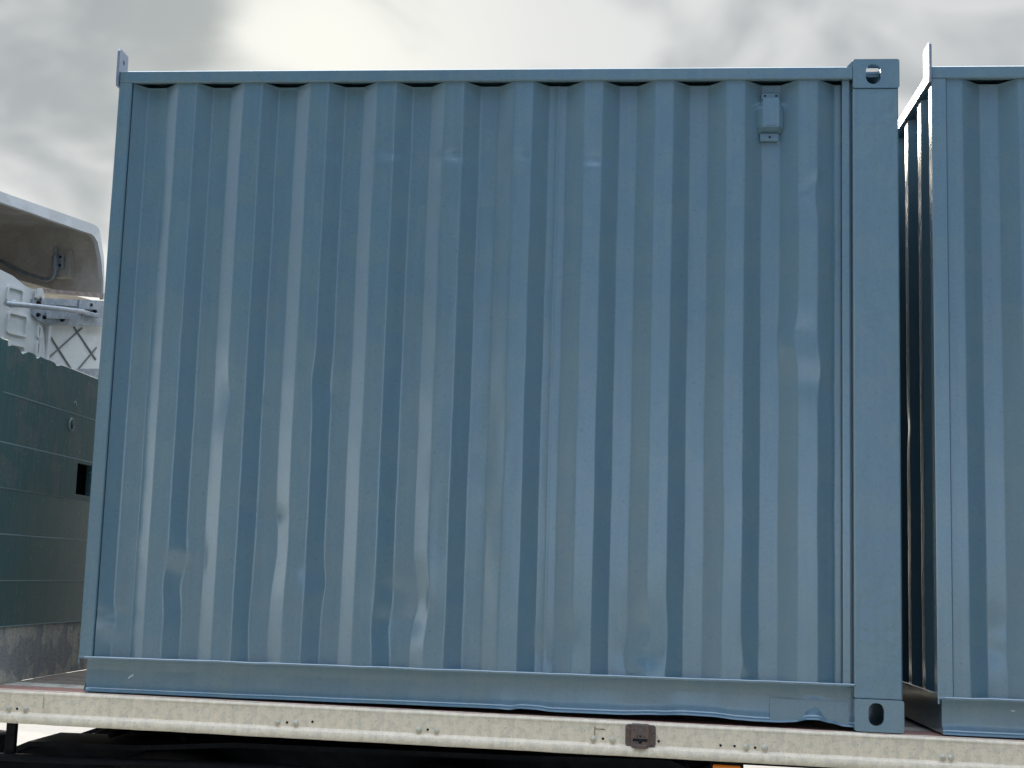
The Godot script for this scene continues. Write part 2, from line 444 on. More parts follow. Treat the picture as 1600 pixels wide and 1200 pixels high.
func casting(at: Vector3, top: bool) -> SurfaceTool:
	# hollow cast corner, right end: x -0.178..0, y 0..0.118, z -0.162..0 from its lower front right corner
	var st := tool()
	var o := at
	var ey0 := 0.017 if not top else 0.016
	var hole := rounded(-0.128, 0.022 if not top else 0.0155, -0.072, 0.106 if not top else 0.097, 0.0279)
	ring_plate(st, rounded(-0.178, 0.0, 0.0, 0.118, 0.010), hole, -0.018, 0.0, o, Vector3.RIGHT, Vector3.UP, Vector3.BACK)
	# the end face, with its own hole, looks along +x
	ring_plate(st, rounded(0.0, 0.002, 0.150, 0.116, 0.010), rounded(0.05, 0.03, 0.11, 0.09, 0.029), -0.018, -0.002, o + Vector3(0, 0, -0.012), Vector3(0, 0, -1), Vector3.UP, Vector3.RIGHT)
	box(st, o + Vector3(-0.177, 0.001, -0.162), o + Vector3(-0.160, 0.117, -0.017), 0.002)
	box(st, o + Vector3(-0.161, 0.001, -0.162), o + Vector3(-0.017, 0.117, -0.147), 0.002)
	if top:
		box(st, o + Vector3(-0.161, 0.001, -0.148), o + Vector3(-0.017, 0.016, -0.017), 0.002)
		ring_plate(st, rounded(-0.176, 0.002, -0.002, 0.150, 0.010), rounded(-0.155, 0.072, -0.045, 0.143, 0.03), -0.012, -0.001, o + Vector3(0, 0.118, -0.001), Vector3.RIGHT, Vector3(0, 0, -1), Vector3.UP)
	else:
		box(st, o + Vector3(-0.161, 0.102, -0.148), o + Vector3(-0.017, 0.117, -0.017), 0.002)
	return st

func make_container(label: String, at: Vector3, crest: float, seams: Array, dents: Array, seed_: int, end_crest: float, chips: Array) -> Node3D:
	var t := thing("shipping_container", label, "container", at, "")
	var W := 2.438
	var flat3 := func(x: float, y: float, z: float) -> Vector3: return Vector3(x, y, z)
	# the long wall that faces the yard
	put("side_wall", corrugated(-3.121, -0.214, func(x: float) -> float: return lip_y(x) - 0.002, 2.5135, crest, -0.016, CORR, PITCH, 0.076, 0.066, dents, seams, seed_, flat3, 0.010), M.paint, t)
	# the wall on the far side
	put("far_wall", corrugated(-3.121, -0.1, func(_x: float) -> float: return 0.16, 2.5135, crest, -0.016, CORR, PITCH, 0.076, 0.066, [], [], seed_ + 1, func(x: float, y: float, z: float) -> Vector3: return Vector3(-LEN - x - 0.06, y, -W - z)), M.paint, t)
	# the left end wall, its corrugations deep and narrow
	put("end_wall", corrugated(-W + 0.06, -0.058, func(_x: float) -> float: return 0.150, 2.512, end_crest, -0.012, 0.042, 0.262, 0.066, 0.060, [[-0.18, 1.25, 0.05, 0.06, 0.016], [-0.62, 1.2, 0.05, 0.06, 0.016]], [], seed_ + 2, func(x: float, y: float, z: float) -> Vector3: return Vector3(-LEN - z, y, x)), M.paint, t)
	# the other end
	var st := tool()
	box(st, Vector3(-0.07, 0.13, -W + 0.09), Vector3(-0.03, 2.50, -0.09), 0.004)
	for k in 4: box(st, Vector3(-0.031, 0.2, -W + 0.3 + k * 0.55), Vector3(-0.006, 2.4, -W + 0.345 + k * 0.55), 0.004)
	obj("end_doors", st, M.paint, t)
	st = tool()                                              # flat flange of the panel next to the post
	box(st, Vector3(-0.2155, 0.166, -0.040), Vector3(-0.1875, 2.5135, -0.024), 0.002)
	box(st, Vector3(-0.1885, 0.166, -0.060), Vector3(-0.177, 2.5135, -0.046), 0.001)
	obj("panel_flange", st, M.paint, t)
	st = tool()
	box(st, Vector3(-0.1775, 0.117, -0.110), Vector3(-0.0045, 2.474, -0.0035), 0.005)
	obj("corner_post", st, M.paint_rough, t)
	st = tool()
	box(st, Vector3(-0.1775, 0.117, -W), Vector3(-0.0045, 2.474, -W + 0.11), 0.005)
	obj("corner_post", st, M.paint_rough, t)
	st = tool()                                              # angle iron up the cut end
	box(st, Vector3(-LEN, 0.134, -0.060), Vector3(-3.1235, 2.5125, -0.0055), 0.003)
	obj("end_post", st, M.paint, t)
	st = tool()
	box(st, Vector3(-LEN, 0.134, -W), Vector3(-3.1235, 2.5125, -W + 0.06), 0.003)
	obj("end_post", st, M.paint, t)
	st = tool()
	box(st, Vector3(-LEN, 2.5125, -0.032), Vector3(-0.176, 2.5625, -0.004), 0.004)
	obj("top_rail", st, M.paint, t)
	st = tool()
	box(st, Vector3(-LEN, 2.5125, -W + 0.004), Vector3(-0.176, 2.5625, -W + 0.064), 0.004)
	obj("top_rail", st, M.paint, t)
	st = tool()                                              # header along the cut end
	box(st, Vector3(-LEN - 0.001, 2.5120, -W + 0.064), Vector3(-LEN + 0.06, 2.5615, -0.0645), 0.004)
	obj("end_header", st, M.paint, t)
	st = tool()
	box(st, Vector3(-0.07, 2.474, -W + 0.162), Vector3(-0.006, 2.560, -0.162), 0.004)
	obj("end_header", st, M.paint, t)
	st = tool()                                              # sill along the cut end
	box(st, Vector3(-LEN + 0.022, 0.0, -W + 0.03), Vector3(-LEN + 0.07, 0.142, -0.052), 0.003)
	box(st, Vector3(-LEN - 0.001, 0.1425, -W + 0.064), Vector3(-LEN + 0.07, 0.1505, -0.0645), 0.002)
	obj("end_sill", st, M.paint, t)
	st = tool()
	box(st, Vector3(-LEN + 0.06, 2.528, -W + 0.064), Vector3(-0.07, 2.538, -0.0315), 0.002)
	for k in 12: box(st, Vector3(-LEN + 0.18 + k * 0.24, 2.537, -W + 0.07), Vector3(-LEN + 0.27 + k * 0.24, 2.553, -0.07), 0.006)
	obj("roof", st, M.paint, t)
	st = tool()
	box(st, Vector3(-LEN + 0.07, 0.10, -W + 0.06), Vector3(-0.07, 0.13, -0.06), 0.002)
	obj("floor", st, M.bed_brown, t)
	# bottom side rail: a pressed channel, its lower edge bent by forklifts
	var bot := [[-3.157, 0.000], [-2.6, 0.002], [-2.2, 0.006], [-1.8, 0.010], [-1.50, 0.012], [-1.46, 0.010], [-1.42, 0.017], [-1.36, 0.016], [-1.30, 0.011], [-1.05, 0.013], [-0.90, 0.019], [-0.80, 0.024], [-0.70, 0.023], [-0.60, 0.016], [-0.535, 0.014], [-0.45, 0.014], [-0.394, 0.018], [-0.345, 0.030], [-0.313, 0.031], [-0.26, 0.021], [-0.21, 0.011], [-0.176, 0.010]]
	var wav := fnl(seed_ + 7, 1.0, 3)
	var PR := func(x: float) -> Array:
		var lip := lip_y(x) + wav.get_noise_1d(x * 4.0) * 0.0022
		var b := 0.0
		for i in bot.size() - 1:
			if x >= bot[i][0]: b = lerpf(bot[i][1], bot[i + 1][1], smoothstep(0.0, 1.0, clampf((x - bot[i][0]) / (bot[i + 1][0] - bot[i][0]), 0, 1)))
		var dz := wav.get_noise_1d(x * 3.0 + 50.0) * 0.005 + (0.010 if b > 0.02 else 0.0) * (b - 0.02) / 0.011
		return [Vector2(-0.075, lip - 0.001), Vector2(-0.006, lip), Vector2(-0.0035, lip - 0.003), Vector2(-0.0045, lip - 0.009), Vector2(-0.040, lip - 0.012), Vector2(-0.0465, lip - 0.020), Vector2(-0.047 + dz * 0.3, lerpf(lip, b, 0.4)), Vector2(-0.047 + dz * 0.8, lerpf(lip, b, 0.7)), Vector2(-0.046 + dz, b + 0.018), Vector2(-0.042 + dz, b + 0.010), Vector2(-0.030 + dz, b + 0.007), Vector2(-0.028 + dz, b + 0.001), Vector2(-0.060, b)]
	st = tool()
	var last := []
	var n := 190
	for i in n + 1:
		var x := lerpf(-3.157, -0.1765, float(i) / n)
		var row := []
		for p in PR.call(x): row.append(Vector3(x, p.y, p.x))
		if last:
			for k in row.size() - 1:
				if k in [4, 5, 6, 7, 8, 9]: st.set_smooth_group(2)
				else: st.set_smooth_group(-1)
				quad(st, last[k + 1], row[k + 1], row[k], last[k])
		else:
			for k in range(4, row.size() - 1): tri(st, row[k + 1], row[k], Vector3(x, 0.08, -0.075))
		last = row
	st.set_smooth_group(-1)
	box(st, Vector3(-LEN, 0.1295, -0.060), Vector3(-3.157, 0.1385, -0.0045), 0.002)   # the lip runs on under the end post
	box(st, Vector3(-LEN, 0.112, -0.010), Vector3(-LEN + 0.006, 0.131, -0.0045), 0.001)
	obj("bottom_rail", st, M.paint, t)
	st = tool()
	box(st, Vector3(-3.157, 0.0, -W + 0.004), Vector3(-0.176, 0.165, -W + 0.05), 0.003)
	obj("bottom_rail", st, M.paint, t)
	st = tool()
	prism(st, PackedVector2Array([Vector2(-0.482, 0.019), Vector2(-0.40, 0.021), Vector2(-0.345, 0.036), Vector2(-0.31, 0.036), Vector2(-0.25, 0.023), Vector2(-0.20, 0.017), Vector2(-0.192, 0.017), Vector2(-0.192, 0.100), Vector2(-0.480, 0.103)]), -0.046, -0.039, Vector3.ZERO, Vector3.RIGHT, Vector3.UP, Vector3.BACK)
	obj("patch_plate", st, M.paint, t)
	for c in chips:     # chips in the paint
		st = tool()
		box(st, Vector3(-c[2], -0.003, -0.0005), Vector3(c[2], 0.003, 0.0008), 0.0004, Transform3D(Basis(Vector3(0, 0, 1), c[3]), Vector3(c[0], c[1], -0.0462)))
		obj("paint_chip", st, M.chip, t)
	# corner castings
	obj("corner_casting", casting(Vector3(0, 2.473, 0), true), M.paint, t)
	obj("corner_casting", casting(Vector3(0, 0, 0), false), M.paint, t)
	for y in [0.0, 2.473]:
		st = tool()
		box(st, Vector3(-0.178, y, -W), Vector3(0, y + 0.118, -W + 0.162), 0.008)
		obj("corner_casting", st, M.paint, t)
	st = tool()                                              # fillet where the top rail meets the casting
	prism(st, PackedVector2Array([Vector2(-0.200, 2.5622), Vector2(-0.1772, 2.5622), Vector2(-0.1772, 2.588)]), -0.05, -0.006, Vector3.ZERO, Vector3.RIGHT, Vector3.UP, Vector3.BACK)
	obj("gusset", st, M.paint, t)
	# lifting lugs: plates with an eye, welded to the cut end
	for s in [0, 1]:
		st = tool()
		var inner := PackedVector2Array()
		var outer := PackedVector2Array()
		for i in 32:
			var a := TAU * i / 32
			inner.append(Vector2(-0.046, 2.612) + Vector2(cos(a), sin(a)) * 0.0125)
			var d := Vector2(cos(a), sin(a))
			var r := minf(minf(0.054 / maxf(d.x, 1e-4), 0.052 / maxf(-d.x, 1e-4)), minf(0.046 / maxf(d.y, 1e-4), 0.115 / maxf(-d.y, 1e-4)))
			outer.append(Vector2(-0.046, 2.612) + d * r)
		# outlines live in (z, y); extruded along -x
		var zz := 0.0 if s == 0 else -W
		var turn := Vector3(0, 0, 1) if s == 0 else Vector3(0, 0, -1)
		var ez := turn.cross(Vector3.UP)
		ring_plate(st, outer, inner, -0.011 if ez.x > 0 else 0.0005, -0.0005 if ez.x > 0 else 0.011, Vector3(-LEN, 0, zz), turn, Vector3.UP, ez)
		obj("lifting_lug", st, M.lug, t)
	# vent in a trough under the top rail
	st = tool()
	box(st, Vector3(-0.528, 2.428, -0.058), Vector3(-0.458, 2.468, -0.040), 0.003)
	var vent := obj("vent", st, M.paint, t)
	st = tool()                                              # hood: a shallow pressing with splayed sides
	var base := PackedVector2Array([Vector2(-0.527, 2.440), Vector2(-0.461, 2.440), Vector2(-0.447, 2.418), Vector2(-0.440, 2.396), Vector2(-0.440, 2.322), Vector2(-0.448, 2.304), Vector2(-0.462, 2.298), Vector2(-0.526, 2.298), Vector2(-0.540, 2.304), Vector2(-0.547, 2.322), Vector2(-0.547, 2.396), Vector2(-0.540, 2.418)])
	var face := PackedVector2Array([Vector2(-0.522, 2.438), Vector2(-0.463, 2.438), Vector2(-0.4605, 2.425), Vector2(-0.4600, 2.400), Vector2(-0.4600, 2.326), Vector2(-0.4600, 2.321), Vector2(-0.464, 2.319), Vector2(-0.520, 2.319), Vector2(-0.5240, 2.321), Vector2(-0.5240, 2.326), Vector2(-0.5240, 2.400), Vector2(-0.5235, 2.425)])
	var depth_at := func(x: float) -> float: return -0.053 + 0.42 * maxf(absf(x + 0.4935) - 0.034, 0.0)
	for k in 12:
		var l := (k + 1) % 12
		quad(st, Vector3(base[l].x, base[l].y, depth_at.call(base[l].x)), Vector3(base[k].x, base[k].y, depth_at.call(base[k].x)), Vector3(face[k].x, face[k].y, -0.012), Vector3(face[l].x, face[l].y, -0.012))
	prism(st, face, -0.016, -0.0115, Vector3.ZERO, Vector3.RIGHT, Vector3.UP, Vector3.BACK)
	box(st, Vector3(-0.512, 2.3255, -0.0125), Vector3(-0.474, 2.3285, -0.0095), 0.0005)
	obj("hood", st, M.paint, vent)
	st = tool()
	box(st, Vector3(-0.532, 2.268, -0.049), Vector3(-0.459, 2.301, -0.038), 0.003)
	obj("tab", st, M.paint, vent)
	for p in [Vector3(-0.513, 2.455, -0.040), Vector3(-0.469, 2.455, -0.040), Vector3(-0.494, 2.284, -0.038)]:
		st = tool()
		lathe(st, [Vector2(0, 0.003), Vector2(0.004, 0.002), Vector2(0.005, -0.003)], p, Vector3.BACK, 10)
		obj("screw", st, M.dark, vent)
	return t

# ------------------------------------------------------------------ the trailer
func make_trailer() -> void:
	var t := thing("flatbed_trailer", "long flatbed trailer with cream side rail and dirty green headboard, carrying the blue-grey containers", "trailer", Vector3(0, DECK, 0))
	var X0 := -3.60
	var X1 := 8.6
	var W := 2.46
	# side rails
	var prof := [Vector2(-0.10, -0.006), Vector2(0.006, -0.004), Vector2(0.018, -0.0095), Vector2(0.021, -0.016), Vector2(0.018, -0.022), Vector2(0.016, -0.089), Vector2(0.020, -0.0945), Vector2(0.031, -0.0975), Vector2(0.035, -0.101), Vector2(0.035, -0.127), Vector2(0.031, -0.132), Vector2(-0.05, -0.132)]
	var wav := fnl(77, 1.0, 3)
	for side in 2:
		var st := tool()
		var last := []
		var n := 300
		for i in n + 1:
			var x := lerpf(X0, X1, pow(float(i) / n, 1.3))
			var row := []
			for k in prof.size():
				var p: Vector2 = prof[k]
				var z := p.x + wav.get_noise_2d(x * 3.0, k * 0.35) * 0.0022
				var y := p.y + (wav.get_noise_2d(x * 6.0, k * 0.2 + 30.0) * 0.0012 if k > 1 else 0.0)
				row.append(Vector3(x, y, z if side == 0 else -W - z))
			if last:
				for k in row.size() - 1:
					st.set_smooth_group(1 if k in [1, 2, 3, 5, 6, 7, 8, 9] else -1)
					if side == 0: quad(st, last[k + 1], row[k + 1], row[k], last[k])
					else: quad(st, last[k], row[k], row[k + 1], last[k + 1])
			last = row
		var rail := obj("side_rail", st, M.rail, t)
		if side == 0:
			for x in [-3.441, -3.372, -2.353, -2.280, -1.801, -1.732, -1.137, -1.065, -0.573, -0.505, 0.131, 0.160, 0.9, 0.97, 1.6, 1.67]:
				var b := tool()
				lathe(b, [Vector2(0, 0.0095), Vector2(0.006, 0.0088), Vector2(0.0105, 0.005), Vector2(0.0125, -0.002)], Vector3(x, -0.076, 0.0175), Vector3.BACK, 14)
				obj("bolt", b, M.bolt, rail)
			for p in [Vector2(-3.408, -0.077), Vector2(-2.315, -0.075), Vector2(-2.215, -0.067), Vector2(-1.766, -0.074), Vector2(-1.101, -0.073), Vector2(-0.894, -0.072), Vector2(-0.666, -0.075), Vector2(-0.615, -0.075), Vector2(-0.540, -0.077)]:
				var b := tool()
				lathe(b, [Vector2(0, 0.0015), Vector2(0.0048, 0.001), Vector2(0.0052, -0.004)], Vector3(p.x, p.y, 0.0175), Vector3.BACK, 10)
				obj("bolt_hole", b, M.dark, rail)
			var f := tool()                                      # a mark cut into the rail and weld beads
			box(f, Vector3(-1.134, -0.062, 0.014), Vector3(-1.131, -0.030, 0.0195), 0.0005)
			box(f, Vector3(-1.131, -0.040, 0.014), Vector3(-1.095, -0.0375, 0.0195), 0.0005)
			obj("rail_mark", f, M.rust, rail)
			f = tool()
			box(f, Vector3(-3.303, -0.070, 0.014), Vector3(-3.298, -0.026, 0.021), 0.001)
			obj("weld_bead", f, M.bolt, rail)
			# rusty socket plate
			f = tool()
			prism(f, rounded(-1.018, -0.094, -0.905, -0.014, 0.012, 4), 0.013, 0.023, Vector3.ZERO, Vector3.RIGHT, Vector3.UP, Vector3.BACK)
			box(f, Vector3(-0.996, -0.097, 0.020), Vector3(-0.930, -0.010, 0.040), 0.004)
			box(f, Vector3(-0.985, -0.100, 0.022), Vector3(-0.940, -0.085, 0.046), 0.003)
			var pk := obj("socket_plate", f, M.rust, rail)
			f = tool()
			box(f, Vector3(-0.990, -0.074, 0.038), Vector3(-0.936, -0.064, 0.0415), 0.001)
			lathe(f, [Vector2(0, 0.005), Vector2(0.007, 0.004), Vector2(0.008, -0.002)], Vector3(-0.963, -0.074, 0.0385), Vector3.BACK, 10)
			lathe(f, [Vector2(0, 0.003), Vector2(0.004, 0.002), Vector2(0.005, -0.002)], Vector3(-0.963, -0.055, 0.0385), Vector3.BACK, 10)
			obj("slot", f, M.dark, pk)
	# deck boards run lengthwise
	var tones := [M.bed_red, M.bed_pale, M.bed_brown]
	var z := -0.102
	var k := 0
	var rng := RandomNumberGenerator.new()
	rng.seed = 8
	var st0 := tool()
	box(st0, Vector3(X0, -0.03, -0.188), Vector3(X1, -0.0045, 0.0105), 0.002)
	obj("deck_board", st0, M.bed_red, t)
	z = -0.194
	while z > -W + 0.03:
		var w := 0.19
		var st := tool()
		box(st, Vector3(X0, -0.034, maxf(z - w, -W + 0.02)), Vector3(X1, -0.006 - rng.randf() * 0.004, z), 0.003)
		obj("deck_board", st, M.bed_pale if k == 0 else M.bed_brown, t)
		z -= w + 0.006
		k += 1
	# chassis beams and cross members
	for zz in [-0.75, -1.72]:
		var st := tool()
		var web := PackedVector2Array([Vector2(X0, -0.05), Vector2(X1, -0.05), Vector2(X1, -0.42), Vector2(0.6, -0.42), Vector2(0.2, -0.21), Vector2(-0.60, -0.21), Vector2(-0.74, -0.262), Vector2(-0.95, -0.50), Vector2(-2.8, -0.50), Vector2(-3.04, -0.235), Vector2(-3.25, -0.20), Vector2(X0, -0.20)])
		prism(st, web, -0.006, 0.006, Vector3(0, 0, zz), Vector3.RIGHT, Vector3.UP, Vector3.BACK)
		for i in range(2, web.size() - 1):                    # lower flange
			var a := web[i]
			var b := web[i + 1]
			var d := (b - a).normalized()
			var nn := Vector2(-d.y, d.x)
			prism(st, PackedVector2Array([a, b, b + nn * 0.012, a + nn * 0.012]), -0.07, 0.07, Vector3(0, 0, zz), Vector3.RIGHT, Vector3.UP, Vector3.BACK)
		obj("main_beam", st, M.black, t)
	for i in 24:
		var st := tool()
		var x := -3.42 + i * 0.5
		box(st, Vector3(x - 0.004, -0.12, -W + 0.03), Vector3(x + 0.004, -0.036, -0.06), 0.001)
		box(st, Vector3(x - 0.03, -0.128, -W + 0.03), Vector3(x + 0.03, -0.120, -0.06), 0.001)
		obj("cross_member", st, M.black, t)
	for x in [-3.18, -2.86]:
		var st := tool()
		tube(st, [Vector3(x, -0.215, -0.45), Vector3(x, -0.235, -W + 0.3)], 0.013)
		obj("air_pipe", st, M.black, t)
	# side guard, front mudguards, wheels
	var sg := tool()
	tube(sg, [Vector3(-3.55, -0.285, -0.12), Vector3(-2.5, -0.268, -0.12), Vector3(-1.02, -0.262, -0.12)], 0.016)
	for x in [-3.49]: box(sg, Vector3(x - 0.02, -0.28, -0.16), Vector3(x + 0.02, -0.10, -0.13), 0.003)
	obj("side_guard", sg, M.black, t)
	for zz in [-0.30, -1.81]:
		for x in [-2.88, -1.72]:
			wheel(t, Vector3(x, -0.695, zz), 0.445)
		var mg := tool()
		var arc := PackedVector2Array()
		var inn := PackedVector2Array()
		for p in [Vector2(-3.86, -0.395), Vector2(-3.64, -0.312), Vector2(-3.48, -0.240), Vector2(-3.36, -0.238), Vector2(-3.0, -0.232), Vector2(-2.6, -0.20), Vector2(-1.5, -0.190), Vector2(-1.10, -0.180), Vector2(-0.84, -0.176), Vector2(-0.77, -0.200), Vector2(-0.70, -0.30)]:
			arc.append(p)
			inn.append(p + Vector2(0, -0.02))
		inn.reverse()
		arc.append_array(inn)
		prism(mg, arc, -0.36, 0.0, Vector3(0, 0, zz), Vector3.RIGHT, Vector3.UP, Vector3.BACK)
		var skirt := PackedVector2Array([Vector2(-3.86, -0.72), Vector2(-0.72, -0.72)])
		for k2 in range(9, -1, -1): skirt.append(arc[k2] + Vector2(0, -0.004))
		prism(mg, skirt, -0.355, -0.345, Vector3(0, 0, zz), Vector3.RIGHT, Vector3.UP, Vector3.BACK)
		obj("mudguard", mg, M.black, t)
	for zz in [-0.12, -2.0]:
		for x in [4.2, 5.5, 6.8]:
			wheel(t, Vector3(x, -0.64, zz), 0.50)
	for x in [-2.88, -1.72, 4.2, 5.5, 6.8]:
		var ax := tool()
		tube(ax, [Vector3(x, -0.66, -0.4), Vector3(x, -0.66, -2.1)], 0.07)
		obj("axle", ax, M.black, t)
	# marker lamp under the rail
	var st := tool()
	box(st, Vector3(-0.655, -0.160, -0.02), Vector3(-0.580, -0.131, 0.0), 0.002)
	box(st, Vector3(-0.701, -0.215, -0.03), Vector3(-0.582, -0.142, -0.002), 0.004)
	var lamp := obj("marker_lamp", st, M.black, t)
	st = tool()
	box(st, Vector3(-0.693, -0.208, -0.006), Vector3(-0.590, -0.147, 0.012), 0.006)
	obj("lens", st, M.amber, lamp)
	headboard(t)

func wheel(t: Node3D, c: Vector3, r: float) -> void:
	var st := tool()
	lathe(st, [Vector2(r * 0.58, 0.0), Vector2(r * 0.72, 0.006), Vector2(r * 0.93, -0.004), Vector2(r * 0.99, -0.03), Vector2(r, -0.06), Vector2(r, -0.24), Vector2(r * 0.99, -0.27), Vector2(r * 0.9, -0.30), Vector2(r * 0.58, -0.29)], c, Vector3.BACK, 40)
	var w := obj("wheel", st, M.rubber, t)
	st = tool()
	lathe(st, [Vector2(0, -0.02), Vector2(r * 0.2, -0.02), Vector2(r * 0.24, -0.07), Vector2(r * 0.5, -0.11), Vector2(r * 0.53, -0.01), Vector2(r * 0.585, 0.0), Vector2(r * 0.585, -0.28)], c, Vector3.BACK, 32)
	obj("rim", st, M.black, w)

func headboard(t: Node3D) -> void:
	var X := -3.58                                            # the face that looks down the deck
	var st := tool()
	box(st, Vector3(X - 0.03, -0.004, -2.44), Vector3(X - 0.004, 0.228, 0.0), 0.003)
	var h := obj("headboard", st, M.kick, t)
	var ys := [0.230, 0.420, 0.610, 0.800, 0.985, 1.190, 1.392]
	# outlines in (distance from the near edge, height); extruded in x
	var o := Vector3(X, 0, 0)
	var ex := Vector3(0, 0, -1)
	var ey := Vector3.UP
	var ez := Vector3(1, 0, 0)
	for i in 6:
		var y0: float = ys[i] + 0.002
		var y1: float = ys[i + 1] - 0.002
		st = tool()
		var lean: float = [0.0, 0.001, -0.001, 0.002, 0.0, 0.001][i]
		if i == 3:                                            # the board with the hand hole
			for r in [[0.004, 0.885, y0, y1], [0.885, 1.085, y0, 0.822], [0.885, 1.085, 0.968, y1], [1.085, 2.44, y0, y1]]:
				prism(st, PackedVector2Array([Vector2(r[0], r[2]), Vector2(r[1], r[2]), Vector2(r[1], r[3]), Vector2(r[0], r[3])]), -0.03 + lean, lean, o, ex, ey, ez)
		elif i == 5:                                          # chewed upper edge
			var top := PackedVector2Array([Vector2(0.004, y0), Vector2(2.44, y0), Vector2(2.44, 1.385)])
			for p in [[2.0, 1.3898], [1.4, 1.3903], [1.0, 1.3887], [0.80, 1.3898], [0.66, 1.3876], [0.600, 1.3898], [0.575, 1.3826], [0.545, 1.3777], [0.52, 1.3876], [0.47, 1.3903], [0.42, 1.3881], [0.355, 1.3903], [0.335, 1.3810], [0.315, 1.3755], [0.300, 1.3870], [0.26, 1.3920], [0.22, 1.3903], [0.19, 1.3804], [0.168, 1.3717], [0.150, 1.3744], [0.135, 1.3876], [0.11, 1.3920], [0.06, 1.3909], [0.025, 1.3843], [0.004, 1.3810]]:
				top.append(Vector2(p[0], p[1]))
			prism(st, top, -0.03 + lean, lean, o, ex, ey, ez)
		else:
			prism(st, PackedVector2Array([Vector2(0.004, y0), Vector2(2.44, y0), Vector2(2.44, y1), Vector2(0.004, y1)]), -0.03 + lean, lean, o, ex, ey, ez)
		obj("plank", st, [M.green, M.green, M.green, M.green_dirty, M.green_dirty, M.green_dirty][i], h)
	for i in range(0, 6):
		st = tool()
		box(st, Vector3(X - 0.02, ys[i] - 0.003, -2.43), Vector3(X + 0.0015, ys[i] + 0.0025, -0.004), 0.001)
		obj("joint", st, M.joint, h)
	st = tool()
	box(st, Vector3(X - 0.06, -0.004, 0.003), Vector3(X + 0.008, 1.405, 0.075), 0.004)
	obj("post", st, M.green, h)
	st = tool()
	box(st, Vector3(X - 0.06, -0.004, -2.52), Vector3(X + 0.008, 1.405, -2.445), 0.004)
	obj("post", st, M.green, h)
	st = tool()                                               # dark sheet behind the boards
	box(st, Vector3(X - 0.06, 0.23, -2.44), Vector3(X - 0.052, 1.33, 0.0), 0.001)
	obj("backing_sheet", st, M.black, h)
	st = tool()                                               # worn edge strip on the far half of the top
	box(st, Vector3(X - 0.032, 1.3885, -2.44), Vector3(X - 0.002, 1.3935, -0.62), 0.001)
	obj("edge_strip", st, M.bare, h)
	# knocks and a pulled bolt
	for d in [[0.775, 1.137, 0.030], [0.80, 1.235, 0.016]]:
		st = tool()
		var r: float = d[2]
		lathe(st, [Vector2(0, 0.001), Vector2(r * 0.7, 0.002), Vector2(r * 0.95, 0.007 if r > 0.025 else 0.003), Vector2(r * 1.15, -0.003)], Vector3(X, d[1], -d[0]), Vector3(1, 0, 0), 16)
		obj("dented_plug", st, M.kick if r < 0.025 else M.bare, h)
		st = tool()
		lathe(st, [Vector2(0, 0.0035), Vector2(r * 0.72, 0.0032), Vector2(r * 0.74, 0.001)], Vector3(X, d[1], -d[0] - 0.004), Vector3(1, 0, 0), 14)
		obj("dented_plug_core", st, M.green, h)

